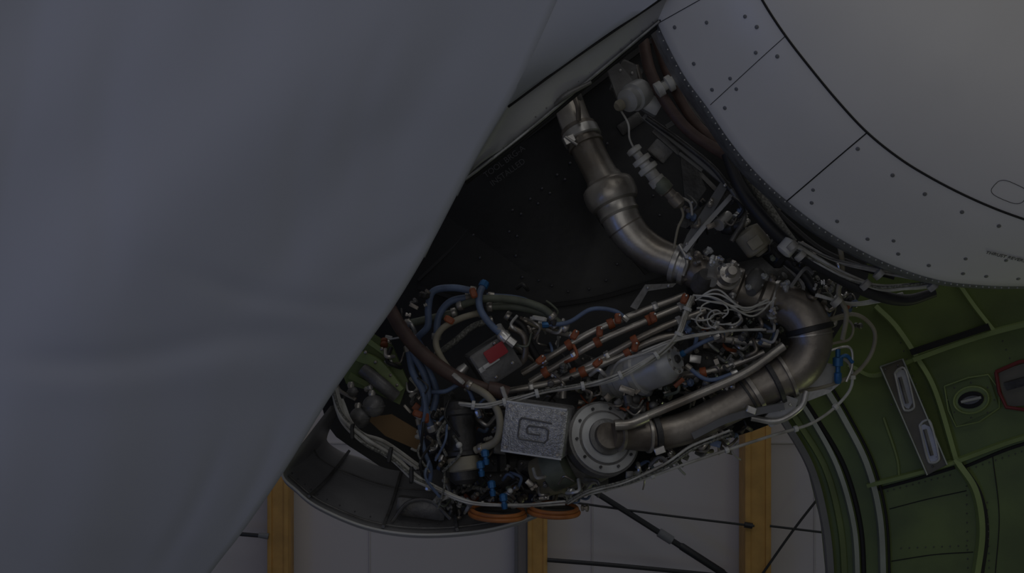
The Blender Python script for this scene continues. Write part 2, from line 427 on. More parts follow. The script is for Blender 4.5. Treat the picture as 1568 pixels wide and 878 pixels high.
b.tube(gp([(1472,616),(1502,609)],.04),2.2,'alu',8)
for k in range(8):
    a=k*math.pi/4; x=1487+36*math.cos(a); z=613+27*math.sin(a); b.sphere((x,z,GY(x,z)-.01),1.5,'rivet_grey',6)
q=[(1525,570),(1590,550),(1604,618),(1541,624)]
b.plate(gp(q,.015),.01,'link_brown'); b.tube(gp(q+[q[0]],.02),3,'frame_red',8,2)
b.rail(gp([(1540,592),(1600,575)],.02),8,4,'cast_dark')
for (ax,az,bx,bz,n) in ((1350,755,1455,728,12),(1475,722,1565,692,10),(1300,655,1335,735,8),(1410,538,1515,505,14),(1512,770,1515,870,10),(1480,745,1482,870,10),(1380,840,1480,836,9),(1370,500,1440,690,16),(1530,510,1568,600,8)):
    for i in range(n):
        t=i/(n-1); x=ax+(bx-ax)*t; z=az+(bz-az)*t; b.sphere((x,z,GY(x,z)-.002),1.4,'rivet_grey',6)
grail([(1352,640),(1372,700),(1376,735)],2,5)
for pl in ([(1362,780),(1420,765),(1480,752)],[(1520,700),(1530,790),(1524,880)],[(1365,860),(1430,850),(1490,846)]):
    b.tube(gp(pl,.001),.8,'seam_black',5)
b.done(40)

# ================================================================ lower grey cowl lip (bottom left)
b=B('lower_fan_cowl')
R0=cr([(506,622,-.05),(468,672,-.05),(432,722,-.06),(455,752,-.05),(490,778,-.04),(560,807,-.02),(640,819,0),(730,814,.03),(800,797,.06),(860,770,.1)],6)
R1=cr([(530,600,.3),(510,640,.32),(500,672,.35),(520,690,.37),(550,700,.38),(600,715,.4),(650,720,.4),(710,715,.4),(770,705,.4),(820,690,.4)],6)
G=[]
for p,q in zip(R0,R1):
    row=[]
    for j in range(9):
        t=j/8; r=p.lerp(q,t); row.append(W(r.x,r.y+6*math.sin(math.pi*t),r.z))
    G.append(row)
b.grid(G,'cowl_lining',Vector((0,.01,-.012)))
b.sweep([W(r.x,r.y,r.z-.004) for r in R0[10:]],[.0035]*len(R0[10:]),'label_white',8)
def lp(i,t,o=-.01): r=R0[i].lerp(R1[i],t); return (r.x,r.y+6*math.sin(math.pi*t)-2,r.z+o)
for i in (21,32,40):
    b.rail([lp(i,.02),lp(i,.5),lp(i,1)],2.5,5,'cast_grey')
b.tube([lp(i,.10) for i in range(14,50,3)],1.6,'cast_grey',6)
b.tube([lp(i,.72) for i in range(12,50,3)],1.2,'cast_grey',6)
for i in range(14,50,2): b.sphere(lp(i,.18),1.3,'rivet_grey',6)
b.rbox(645,778,.1,38,14,14,-8,'cast_grey')
b.tube([(600,800,.05),(625,770,.05),(660,768,.05),(690,795,.05)],3,'cast_grey',8)
b.done(40)

# ================================================================ engine bay bulkhead
b=B('engine_bay_bulkhead')
out=[(640,300),(712,250),(865,120),(1004,10),(1060,60),(1110,190),(1200,290),(1300,365),(1330,420),(1300,480),(1250,560),(1215,620),(1180,650),(1090,680),(1010,705),(960,735),(890,760),(800,780),(700,780),(640,750),(560,700),(500,650),(500,560),(560,440)]
ctr=(880,470)
G=[]
oc=cr([(x,z,0) for x,z in out+[out[0]]],3)
for p in oc:
    row=[]
    for j in range(11):
        t=j/10; x=ctr[0]+(p.x-ctr[0])*t; z=ctr[1]+(p.y-ctr[1])*t
        row.append(W(x,z,.50-.12*t*t))
    G.append(row)
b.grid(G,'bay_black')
rows=[[(780,355),(785,322),(812,305),(830,289),(853,268),(873,250)],[(792,362),(798,328),(824,312),(842,296),(865,275)],[(790,392),(800,425),(825,430),(845,438),(870,447),(902,443),(928,430),(945,405),(958,382)],[(900,240),(930,220),(1000,300),(1010,330)],[(740,330),(725,360),(735,395)]]
for r in rows:
    for x,z in r: b.sphere((x,z,.452),2.6,'rivet_grey',8)
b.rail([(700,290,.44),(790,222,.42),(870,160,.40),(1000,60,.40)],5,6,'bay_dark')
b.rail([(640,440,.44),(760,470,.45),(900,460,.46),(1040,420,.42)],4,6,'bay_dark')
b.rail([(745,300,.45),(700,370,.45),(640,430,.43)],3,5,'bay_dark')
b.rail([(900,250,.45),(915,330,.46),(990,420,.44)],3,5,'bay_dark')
b.rbox(965,190,.40,22,10,8,35,'cast_dark'); b.rbox(1010,225,.38,10,22,10,-30,'cast_dark')
bh=b.done(40)
for tx,x,z in (('TOOL BRG-A',744,273),('INSTALLED',754,286)):
    o=text('stencil_text',tx,x,z,.40,14,36,'stencil'); o.parent=bh

# ================================================================ gearbox casting (dark mass behind accessories)
b=B('accessory_gearbox')
b.lathe((640,665,.30),(1010,640,.30),[(0,20),(.02,48),(.1,52),(.12,60),(.15,60),(.17,50),(.4,55),(.42,64),(.45,64),(.47,54),(.75,50),(.77,58),(.8,58),(.82,44),(1,36)],'cast_dark',28)
b.lathe((690,730,.26),(930,720,.26),[(0,15),(.04,34),(.3,38),(.32,44),(.36,44),(.38,34),(.7,36),(.72,42),(.76,42),(.8,30),(1,22)],'cast_dark',24)
b.lathe((980,560,.32),(1230,500,.30),[(0,30),(.05,44),(.3,48),(.33,56),(.37,56),(.4,46),(.8,46),(.84,52),(.9,52),(1,30)],'cast_dark',28)
b.lathe((1060,470,.34),(1220,420,.30),[(0,30),(.05,44),(.4,50),(.43,54),(.47,54),(.5,44),(1,36)],'cast_dark',24)
for (x,z,w,h,a) in ((700,640,26,18,10),(820,720,30,16,-4),(1090,560,30,20,-14),(1160,500,24,18,-20),(900,560,30,16,-20),(760,740,34,18,4),(1120,610,40,8,-18)):
    b.rbox(x,z,.18,w,h,20,a,'cast_dark')
    for k in range(4): b.sphere((x-w*.7+k*w*.45,z-h*.6,.135),2.4,'steel',8)
b.done()

# ================================================================ bleed air duct
b=B('bleed_air_duct')
P=b.tube([(868,150,.20),(880,185,.17),(897,222,.14),(915,258,.12),(930,285,.10)],[23,24,25,25,27],'steel',28)
b.collar(P,.42,31,9,'steel_bright',28); b.collar(P,.36,29,4,'steel_brown',28); b.collar(P,.50,29,3,'steel_brown',28)
b.rbox(872,214,.10,9,6,7,25,'steel_bright'); b.tube([(866,210,.09),(884,222,.08)],2.5,'steel_bright',8)
b.lathe((922,268,.115),(950,332,.085),[(0,24),(.05,27),(.16,29),(.22,36),(.26,39),(.36,41),(.5,41),(.62,40),(.7,37),(.74,31),(.86,30),(.95,32),(1,29)],'steel',32)
P=b.tube([(946,322,.09),(956,345,.085),(976,370,.08),(1003,389,.07),(1034,401,.05)],[30,29,28,27,25],'steel',28)
b.collar(P,.30,30.5,1.2,'steel_brown',28)
b.lathe((1030,401,.055),(1056,410,.04),[(0,24),(.1,31),(.35,31),(.4,25),(.6,25),(.65,30),(.9,30),(1,24)],'steel_bright',24)
b.tube([(1040,375,.0),(1052,400,-.01),(1046,422,0)],3,'steel_bright',8)
b.lathe((862,160,.18),(868,145,.2),[(0,25),(.3,29),(.7,29),(1,24)],'cast_grey',24)
b.tube([(880,150,.1),(885,165,.09),(886,185,.09)],4,'steel_brown',8)
b.done()
b=B('bleed_pressure_valve')
b.lathe((1052,410,.04),(1180,462,.02),[(0,22),(.05,27),(.2,28),(.24,34),(.3,34),(.33,26),(.5,24),(.54,31),(.60,31),(.63,24),(.85,24),(.88,32),(.96,32),(1,26)],'steel_brown',26)
b.lathe((1110,428,-.02),(1122,414,-.10),[(0,20),(.3,21),(.35,17),(.7,16),(.75,9),(1,7)],'steel',24)
b.lathe((1098,400,.02),(1088,432,-.05),[(0,10),(.3,14),(.6,14),(1,10)],'steel_bright',16)
b.lathe((1070,440,.0),(1082,420,-.05),[(0,14),(.5,16),(1,11)],'cast_grey',16)
b.lathe((1160,420,.0),(1150,448,-.06),[(0,12),(.4,15),(.7,12),(1,8)],'cast_grey',16)
b.lathe((1105,350,.05),(1135,345,.02),[(0,8),(.3,12),(.6,12),(.7,7),(1,7)],'cast_dark',16)
b.lathe((1140,352,-.02),(1168,388,-.02),[(0,10),(.08,21),(.15,22),(.8,22),(.86,20),(.9,12),(1,10)],'hose_beige',24)
b.rbox(1156,372,-.07,10,8,4,35,'hose_beige')
b.lathe((1178,380,.02),(1202,402,.0),[(0,12),(.1,18),(.8,18),(1,12)],'rubber_black',18)
b.lathe((1115,330,.04),(1100,345,.0),[(0,8),(1,10)],'steel_bright',12)
b.bolts(W(1121,416,-.06),W(1122,414,-.10)-W(1110,428,-.02),14/K,8,1.8/K,.004,'steel_bright')
for k in range(34):
    x=random.uniform(1045,1210); z=395+ (x-1050)*.42+random.uniform(-30,30); y=random.uniform(-.08,.05)
    a=random.uniform(0,6.28); l=random.uniform(6,16)
    b.lathe((x,z,y),(x+math.cos(a)*l,z+math.sin(a)*l,y-.01),[(0,3),(.15,random.uniform(4,7)),(.5,5),(.55,3.5),(1,3)],random.choice(['steel_bright','steel','cast_grey','steel_brown','alu']),random.choice([6,12]))
b.done()
b=B('starter_air_duct')
P=b.tube([(1172,462,.04),(1200,466,.02),(1226,480,0),(1240,505,-.01),(1240,535,-.01),(1222,565,-.01),(1185,585,-.01),(1152,600,-.01)],[26,31,33,33,32,32,30,28],'steel_brown',30)
b.collar(P,.43,37,4.5,'rubber_black',28); b.collar(P,.48,35,1.6,'steel',28); b.collar(P,.80,36,3,'steel',28); b.collar(P,.86,37,4,'cast_dark',28)
b.collar(P,.10,35,3.5,'steel_bright',28)
P=b.tube([(1160,598,-.01),(1120,622,-.01),(1060,652,-.02),(1005,666,-.03),(960,667,-.05),(936,668,-.07)],[29,26,25,25,22,19],'steel_brown',28)
b.collar(P,.02,33,4,'steel',28); b.collar(P,.08,31,2,'cast_dark',28); b.collar(P,.62,29,5,'cast_dark',28); b.collar(P,.67,27,2.5,'steel',28); b.collar(P,.9,25,3,'steel',28)
b.rbox(1010,690,-.08,8,5,6,20,'steel_bright'); b.rbox(1150,628,-.07,7,5,6,-20,'steel_bright')
b.done()
# ================================================================ starter
b=B('engine_starter')
b.lathe((852,716,.28),(928,670,-.06),[(0,30),(.04,48),(.2,50),(.22,54),(.27,54),(.3,48),(.6,46),(.64,52),(.7,52),(.74,44),(.86,44),(.88,54),(.96,54),(.965,54),(1,30)],'cast_grey',36)
ax=W(928,670,-.06)-W(852,716,.28); c=W(928,670,-.06)-ax*.03; an=ax.normalized()
b.sweep([c-an*.004,c+an*.004,c+an*.006],[S(54),S(54),S(51)],'alu_paint',40,axis=ax)
b.sweep([c,c+an*.010,c+an*.013,c+an*.013],[S(40),S(39),S(36),S(10)],'alu_paint',36,axis=ax)
b.sweep([c,c+an*.02,c+an*.022,c+an*.022],[S(29),S(28),S(26),S(8)],'cast_grey',36,axis=ax)
b.sweep([c,c+an*.035],[S(23),S(20)],'steel_brown',30,axis=ax)
b.bolts(c+an*.006,ax,S(47),10,S(2.4),.005,'cast_dark')
b.lathe((820,735,.10),(880,712,.06),[(0,18),(.05,30),(.5,33),(.55,36),(.62,36),(.66,30),(1,28)],'hose_beige',28)
b.lathe((838,722,.02),(872,708,.0),[(0,26),(.05,34),(.9,34),(1,28)],'hose_olive',28)
b.done()
# ================================================================ silver foil covered box
b=B('electronic_control_box')
b.rbox(824,656,-.06,47,38,34,-7,'silver_foil',tilt=-12,ch=.07)
R=Matrix.Rotation(math.radians(-12),3,'Z')@Matrix.Rotation(math.radians(7),3,'Y')
cb=W(824,656,-.06)
def fp(u,v,d=0): return cb+R@Vector((u/K,-(34.5+d)/K,v/K))
def loc(pl,r,m):
    pts=[]
    for a,c in zip(pl,pl[1:]):
        for i in range(5): pts.append(fp(a[0]+(c[0]-a[0])*i/5,a[1]+(c[1]-a[1])*i/5,0))
    pts.append(fp(*pl[-1],0)); b.sweep(pts,[r/K]*len(pts),m,8)
loc([(26,14),(-20,16),(-23,12),(-23,-12),(-20,-16),(18,-16),(22,-11),(22,3),(17,6),(-8,6),(-11,1),(-9,-6),(10,-6)],1.3,'foil_groove')
b.sweep([fp(-46,-37,-2),fp(46,-37,-2)],[2/K]*2,'alu',6); b.sweep([fp(-46,37,-2),fp(46,37,-2)],[2/K]*2,'alu',6)
for u in (-40,40):
    for v in (-31,31): b.sweep([fp(u,v,0),fp(u,v,2)],[2.4/K]*2,'steel',6,axis=R@Vector((0,-1,0)))
b.rbox(768,668,0,10,26,18,-7,'cast_grey')
b.done()
# ================================================================ fuel pump
b=B('fuel_pump')
b.lathe((925,592,.08),(1034,551,-.06),[(0,10),(.04,22),(.16,22),(.18,27),(.24,27),(.26,30),(.46,31),(.48,35),(.54,35),(.56,31),(.84,31),(.9,29),(.95,24),(1,22)],'alu_paint',34)
ax=(W(1034,551,-.06)-W(925,592,.08)).normalized(); c=W(1034,551,-.06)
b.sweep([c-ax*.002,c+ax*.004],[S(16),S(15)],'alu',24,axis=ax); b.sweep([c,c+ax*.012],[S(7),S(6)],'cast_dark',6,axis=ax)
b.bolts(c+ax*.002,ax,S(19),8,S(2),.003,'steel')
b.tube([(960,605,-.02),(965,622,-.02),(985,630,-.01)],8,'cast_grey',12)
b.tube([(935,575,-.02),(948,555,-.05),(975,545,-.08),(1010,538,-.1)],2.6,'wire_white',8)
for x,z,r in ((945,625,9),(970,612,11),(992,600,8),(1000,622,7)): b.sphere((x,z,.0),r,'cast_grey',14)
b.rbox(960,598,-.06,12,5,5,-20,'steel')
b.done()
# ================================================================ ignition box with red label
b=B('ignition_exciter_box')
b.rbox(755,552,.0,32,28,26,32,'cast_grey',tilt=12,ch=.08)
b.rbox(759,540,-.055,17,10,2,32,'label_red',tilt=12); b.rbox(752,556,-.055,14,3,2,32,'label_white',tilt=12)
b.rbox(738,566,-.05,5,4,3,32,'label_white',tilt=12)
for x,z in ((735,545),(757,526),(785,556),(760,578)): b.sphere((x,z,-.05),3,'steel',8)
b.lathe((775,520,-.02),(762,500,-.04),[(0,10),(.4,10),(.45,7),(1,7)],'steel_bright',12)
b.lathe((700,575,.0),(715,560,.0),[(0,8),(.5,9),(1,6)],'steel_bright',12)
b.tube([(790,560,0),(803,548,-.02),(802,515,-.03),(780,500,-.03)],5,'steel_brown',12)
b.done()
# ================================================================ fuel pipes with orange clamps
b=B('fuel_pipe_run')
runs=[[(800,572,.05),(845,545,.03),(900,512,.02),(960,486,.02),(1050,452,.03)],
[(812,585,.04),(860,556,.02),(915,524,.0),(985,494,.0),(1062,462,.02)],
[(845,592,.04),(880,572,.02),(930,545,.0),(1000,508,-.02),(1080,476,.0)],
[(775,600,.04),(850,585,.02),(905,565,.0),(945,548,.0),(1020,516,-.02),(1110,520,.0),(1180,528,.0)],
[(1010,575,.05),(1070,572,.0),(1120,560,.0),(1170,540,.0)],
[(790,530,.08),(830,560,.05),(860,585,.03),(862,610,.03)]]
PP=[]
for r in runs: PP.append(b.tube(r,5.4,'steel',12))
for P,ts in zip(PP,((.4,.68),(.15,.5,.8),(.25,.66),(.3,.55),(.4,),())):
    for t in ts: b.collar(P,t,8.5,5,'clamp_orange',10)
for P,ts in zip(PP,((.2,.9),(.35,.95),(.5,.9),(.1,.8),(.7,),(.5,))):
    for t in ts: b.collar(P,t,7.5,4,'steel_bright',6)
for x,z,a in ((880,513,30),(946,488,60),(1000,486,75),(1048,458,40),(828,551,10),(918,508,60),(915,556,10),(972,531,50)):
    b.rbox(x,z,-.02,5,8,6,a-60,'clamp_orange',ch=.35); b.sphere((x+3,z-5,-.035),2,'steel_bright',6)
b.tube([(985,640,-.05),(1060,608,-.05),(1140,572,-.05),(1200,530,-.04)],7,'steel',14)
b.tube([(942,652,-.1),(965,650,-.1),(990,640,-.08)],8,'steel',14)
b.lathe((985,642,-.06),(972,648,-.07),[(0,9),(.5,11),(1,9)],'cast_grey',12)
b.rail([(1060,668,-.06),(1120,640,-.06),(1200,622,-.06)],6,5,'panel_grey')
b.tube([(1150,640,-.04),(1190,645,-.04),(1225,625,-.04),(1235,600,-.03)],5,'steel_bright',12)
b.done()
# ================================================================ blue hoses
b=B('blue_hose_bundle')
bl=[[(742,434,.0),(734,452,-.02),(736,475,-.03),(752,498,-.04),(775,518,-.04)],
[(728,447,.0),(695,441,.0),(664,446,.0),(656,470,.0),(655,500,.0),(640,520,.02),(655,545,.02)],
[(722,455,.02),(690,462,.02),(672,485,.02),(668,520,.02)],
[(618,500,.0),(632,540,-.01),(650,575,-.02),(655,610,-.02),(640,640,-.02)],
[(625,530,.0),(632,570,-.02),(648,600,-.03),(652,630,-.03),(662,660,-.02)],
[(632,515,.02),(652,560,.0),(668,600,.0),(660,640,.0)],
[(830,498,.0),(870,494,.0),(905,474,.0),(940,476,.0),(960,490,.0)],
[(745,452,.02),(800,458,.02),(836,480,.02),(850,500,.02)],
[(640,640,.0),(650,690,-.02),(660,720,-.02),(655,750,-.02)],
[(1040,545,-.02),(1075,525,-.04),(1100,515,-.04)],
[(1050,560,-.02),(1085,582,-.04),(1130,570,-.04)],[(645,600,.0),(680,600,-.03),(712,590,-.03),(735,640,-.03)]]
for i,p in enumerate(bl):
    P=b.tube(p,5.4 if i<6 else 3.4,'hose_blue',12)
    b.collar(P,.03,7.5 if i<6 else 5,5,'blue_fit' if i%3==0 else 'steel',8); b.collar(P,.97,7.5 if i<6 else 5,5,'steel_bright',8)
b.lathe((765,510,-.05),(788,528,-.05),[(0,7),(.1,9),(.5,9),(.55,7),(1,7)],'steel_bright',10)
for x,z,a in ((725,449,20),(688,490,60),(640,634,70),(715,585,30),(652,640,0)):
    b.rbox(x,z,-.03,5,8,6,a,'clamp_orange',ch=.35)
b.done()
b=B('oil_hose_bundle')
ol=[('hose_olive',[(700,470,.02),(740,458,.0),(790,460,.0),(830,472,.0),(850,490,.0)],6),
('hose_olive',[(745,470,.03),(790,470,.02),(835,482,.02),(870,505,.02)],6),
('hose_beige',[(740,478,.0),(705,488,-.02),(676,505,-.03),(668,530,-.03),(690,568,-.04),(725,592,-.05)],5),
('hose_beige',[(715,588,-.06),(748,608,-.08),(765,640,-.09),(760,675,-.08),(728,690,-.05)],6),
('hose_olive',[(620,497,.05),(660,488,.05),(700,478,.05)],6),
('braid',[(668,545,.05),(700,520,.03),(725,500,.03),(755,490,.03)],5),
('hose_brown',[(592,462,.0),(612,500,-.03),(640,535,-.04),(680,567,-.05),(720,588,-.05),(775,602,-.03)],[10,11,11,11,10,9]),
('rubber_black',[(775,482,.05),(800,500,.04),(812,530,.04),(830,560,.05)],6),
('hose_beige',[(800,490,.06),(840,505,.05),(880,515,.05)],4)]
for m,p,r in ol:
    P=b.tube(p,r,m,14); rr=(r[0] if isinstance(r,list) else r)
    b.collar(P,.04,rr+2,4,'steel',10); b.collar(P,.96,rr+2,4,'steel',10)
P=b.tube([(748,596,-.05),(760,598,-.05),(778,604,-.05)],12,'hose_brown',14)
for x,z,a in ((702,580,50),(772,603,20),(826,488,80)):
    b.rbox(x,z,-.07,3.5,11,8,a,'wire_white',ch=.3)
b.done()
# ================================================================ white harnesses
b=B('wiring_harness')
b.bundle([(512,598,-.1),(524,640,-.12),(560,675,-.12),(600,700,-.1),(635,732,-.08),(665,748,-.05)],6,5,3.2,['wire_white','wire_white','braid'])
b.bundle([(520,610,-.08),(545,660,-.1),(590,680,-.08),(640,715,-.05)],3,4,2.6,'wire_white')
for x,z,a in ((540,662,-50),(597,698,-60),(630,728,-50)): b.rbox(x,z,-.12,3,12,10,a+50,'rubber_black',ch=.3)
hp=[(705,618,-.08),(745,622,-.09),(790,612,-.09),(835,600,-.09),(900,590,-.09),(950,575,-.1),(1000,548,-.1),(1035,520,-.1),(1048,485,-.08),(1060,455,-.06)]
b.bundle(hp,5,4,1.9,['wire_white','wire_white','braid'])
HP=cr([(p[0],p[1],p[2]*500) for p in hp],8)
for i in range(4,len(HP)-3,9):
    q=HP[i]; r=HP[i+1]; d=(r-q); d=d/max(1e-6,d.length)*3
    b.lathe((q.x-d.x,q.y-d.y,q.z/500),(q.x+d.x,q.y+d.y,q.z/500),[(0,5),(.1,7),(.9,7),(1,5)],'label_white',10)
b.bundle([(870,770,-.05),(905,752,-.06),(960,738,-.06),(1020,712,-.06),(1060,685,-.06),(1120,662,-.05)],4,4,2,['wire_white','braid'])
b.bundle([(985,540,-.1),(1040,520,-.1),(1110,508,-.08),(1170,505,-.06)],3,3,1.8,'wire_white')
P=b.tube([(880,762,-.05),(960,742,-.05),(1070,704,-.04),(1180,668,-.02),(1250,645,.0),(1300,600,.02),(1302,560,.02),(1280,545,.02)],2.4,'wire_white',8)
for t in (.2,.35,.5,.65,.8): b.collar(P,t,5,3,'label_white',8)
b.tube([(1265,490,.0),(1310,482,.0),(1338,505,.02),(1335,540,.02),(1310,572,.02),(1270,590,.02),(1225,600,.02)],3.2,'hose_beige',8)
b.tube([(1255,500,.0),(1290,488,.0),(1306,500,.0),(1300,520,.0),(1270,530,.0),(1262,560,.0)],2,'hose_beige',8)
b.tube([(1285,372,-.1),(1290,410,-.1),(1284,450,-.08),(1296,480,-.06),(1290,520,-.04)],4,'hose_beige',10)
for k in range(6):
    cx=1085+random.uniform(-16,34); cz=484+random.uniform(-8,12); a=random.uniform(12,24); c=random.uniform(8,16); ph=random.uniform(0,6)
    b.tube([(cx+a*math.cos(ph+t*.7),cz+c*math.sin(ph+t*.7),-.10+.01*math.sin(t)) for t in range(7)],1.3,'wire_white',6)
for k in range(5):
    x=1070+random.uniform(-10,10); b.tube([(x,455+random.uniform(-6,6),-.08),(x+35,450+random.uniform(-12,16),-.1),(x+75,470+random.uniform(-10,16),-.09),(x+110,462+random.uniform(-6,18),-.06)],1.5,'wire_white',6)
P=b.bundle([(1208,372,-.12),(1250,398,-.13),(1300,425,-.13),(1350,440,-.12),(1400,438,-.12),(1434,436,-.12)],7,5,2.2,['wire_white','wire_white','braid'])
b.bundle([(1225,370,-.1),(1280,398,-.12),(1340,412,-.12),(1400,424,-.12)],3,4,2.2,['cast_grey','wire_white'])
b.bundle([(1250,455,-.06),(1300,468,-.06),(1340,462,-.06),(1380,450,-.08)],4,4,2,'wire_white')
for x,z,a in ((1212,376,-50),(1325,436,-60),(1345,420,-10),(1428,438,-10),(1280,462,0),(1225,392,-40)):
    b.lathe((x-3,z-3,-.14),(x+4,z+4,-.14),[(0,5),(.05,9),(.95,9),(1,5)],'wire_white',14)
b.bundle([(660,745,-.05),(720,770,-.06),(790,775,-.06),(865,770,-.05)],3,3,1.8,['wire_white','hose_blue','wire_white'])
for k in range(10):
    x=random.uniform(645,700); z=random.uniform(600,740)
    b.tube([(x,z,-.05),(x+random.uniform(-14,14),z+25,-.08),(x+random.uniform(-18,18),z+55,-.06)],random.uniform(1.5,3),random.choice(['wire_white','hose_blue','rubber_black','braid','hose_blue']),7)
b.done()
# ================================================================ conduits following the cowl edge
b=B('conduit_bundle')
cd=[('hose_brown',[(985,62,.0),(996,110,-.02),(1025,165,-.04),(1060,205,-.05),(1112,238,-.05)],9),
('hose_brown',[(1003,58,.02),(1030,130,.0),(1062,185,-.02),(1105,228,-.04),(1135,262,-.04)],8),
('rubber_black',[(1112,236,-.06),(1135,290,-.08),(1172,340,-.1),(1215,380,-.1),(1270,415,-.1),(1330,447,-.1),(1385,460,-.08),(1432,448,-.08)],[8,10,11,11,11,10,9,7]),
('braid',[(1140,262,-.04),(1165,300,-.06),(1195,345,-.07),(1215,372,-.08)],7),
('cast_dark',[(1020,100,.05),(1055,165,.02),(1100,215,.0),(1150,262,-.02),(1185,300,-.06)],6),
('rubber_black',[(1165,300,-.02),(1210,345,-.04),(1260,385,-.06),(1320,410,-.08),(1370,424,-.1)],5),
('cast_dark',[(990,180,.05),(1040,215,.03),(1090,255,.02),(1118,290,.02)],4),
('rubber_black',[(1200,395,.0),(1230,420,.0),(1250,450,.0),(1275,475,.0)],8),
('cast_grey',[(1120,290,.0),(1140,330,-.02),(1120,370,-.03)],4)]
for m,p,r in cd:
    b.tube(p,r,m,14)
b.lathe((1004,140,-.05),(1046,116,-.05),[(0,5),(.03,12),(.25,12),(.28,7),(.4,7),(.43,13),(.6,13),(.63,8),(.8,8),(.83,11),(1,9)],'wire_white',16)
b.rbox(1022,128,-.03,16,7,7,28,'cast_grey')
b.lathe((1198,388,-.12),(1214,370,-.12),[(0,9),(.1,13),(.9,13),(1,9)],'label_white',14)
b.done()
# ================================================================ actuator top
b=B('damper_actuator')
b.rbox(960,122,.05,19,24,20,-25,'cast_grey')
b.plate([(930,106,.0),(948,96,.0),(990,150,.0),(975,170,.0),(950,165,.0)],.03,'cast_grey')
b.lathe((985,140,.02),(958,156,-.04),[(0,17),(.1,22),(.6,22),(.65,18),(.9,18),(.95,13),(1,9)],'alu_paint',24)
b.lathe((952,160,-.05),(944,164,-.06),[(0,9),(.6,9),(1,6)],'hose_beige',14)
b.rbox(992,158,.02,20,13,14,-30,'alu_paint')
b.tube([(950,168,-.03),(962,190,-.04),(964,212,-.04),(972,230,-.04)],1.6,'wire_white',7)
b.tube([(975,100,.02),(985,130,.0),(1005,140,-.02)],3,'steel',8)
for x,z in ((950,108),(968,112),(975,135),(1005,160)): b.sphere((x,z,.0),2.6,'steel_bright',8)
b.done()
b=B('electrical_connector')
b.lathe((968,226,-.04),(1012,285,-.04),[(0,7),(.03,12),(.12,12),(.15,7),(.26,7),(.28,15),(.38,15),(.41,9),(.47,9),(.5,16),(.6,16),(.63,10),(.78,10),(.8,13),(.95,13),(1,9)],'wire_white',20)
b.lathe((1006,276,-.04),(1044,316,-.03),[(0,10),(.1,13),(.4,13),(.45,9),(.6,9),(.65,11),(.9,11),(1,5)],'steel_brown',16)
b.lathe((1008,278,-.045),(1022,292,-.045),[(0,11),(.5,13.6),(1,11)],'hose_olive',16)
b.rbox(1010,232,.0,16,12,10,-40,'cast_grey')
b.tube([(1040,312,-.03),(1046,330,-.03),(1038,350,-.03),(1032,380,-.02)],2,'hose_beige',7)
b.tube([(1036,300,-.03),(1056,310,-.03),(1060,330,-.03)],2,'wire_white',7)
b.done()
# ================================================================ brackets and struts
b=B('mounting_bracket')
b.plate([(1040,222,.08),(1052,225,.08),(1082,290,.06),(1058,322,.06),(1048,300,.06)],.01,'cast_dark')
b.plate([(1108,272,.02),(1118,280,.02),(1058,384,.0),(1044,380,.0),(1052,360,.0)],.012,'panel_grey')
b.plate([(1118,285,.04),(1122,300,.04),(1050,350,.03),(1035,345,.03)],.012,'cast_dark')
b.plate([(965,470,.0),(988,436,.0),(1036,434,.0),(1030,440,.0),(992,446,.0),(975,475,.0)],.012,'cast_grey')
b.rail([(985,178,.06),(1040,222,.05),(1112,282,.03)],5,4,'panel_grey')
b.rail([(1000,200,.1),(1055,250,.1),(1105,300,.08)],4,4,'cast_grey')
b.rail([(1020,195,.07),(1042,182,.07)],4,4,'panel_grey')
b.rail([(1040,235,.08),(1075,262,.07)],3,4,'panel_grey')
b.rail([(1120,300,.02),(1080,345,.0),(1048,385,-.01)],4,3,'alu_paint')
b.rail([(1195,400,.02),(1230,440,.0),(1200,470,.0)],3,3,'cast_grey')
b.rail([(1210,440,-.02),(1232,412,-.02),(1245,420,-.02)],3,3,'cast_grey')
b.plate([(1170,640,-.03),(1205,606,-.04),(1222,612,-.04),(1214,640,-.03),(1180,655,-.03)],.02,'alu_paint')
for x,z,y in ((1052,232,.07),(1060,310,.05),(1110,284,.0),(1052,374,-.01),(992,441,-.01),(1024,438,-.01),(1195,628,-.05),(1210,620,-.05)): b.sphere((x,z,y),2.6,'steel_bright',8)
b.done()
# ================================================================ right-hand blue fittings box
b=B('hydraulic_fitting')
b.lathe((1283,588,.0),(1283,535,.0),[(0,4),(.1,6),(.3,6),(.34,4),(.5,4),(.52,8),(.75,8),(.78,4),(1,4)],'blue_fit',12)
b.tube([(1283,550,.0),(1296,545,.0),(1306,556,.0)],3,'blue_fit',8)
b.rbox(1250,575,.05,24,20,18,-6,'alu_paint'); b.sphere((1250,565,.0),9,'cast_dark',14)
b.plate([(1225,590,.02),(1290,585,.02),(1270,602,.02),(1210,625,.02)],.02,'alu')
b.tube([(1262,540,.0),(1300,532,.0),(1305,560,.0),(1296,585,.0)],2,'steel_bright',8)
for x,z,a in ((735,718,0),(770,768,0),(742,700,20),(752,748,70)): 
    b.lathe((x,z-12,-.07),(x+3,z+12,-.07),[(0,3),(.1,6),(.45,6),(.5,3.5),(.65,3.5),(.68,5),(1,4)],'blue_fit',6)
b.done()
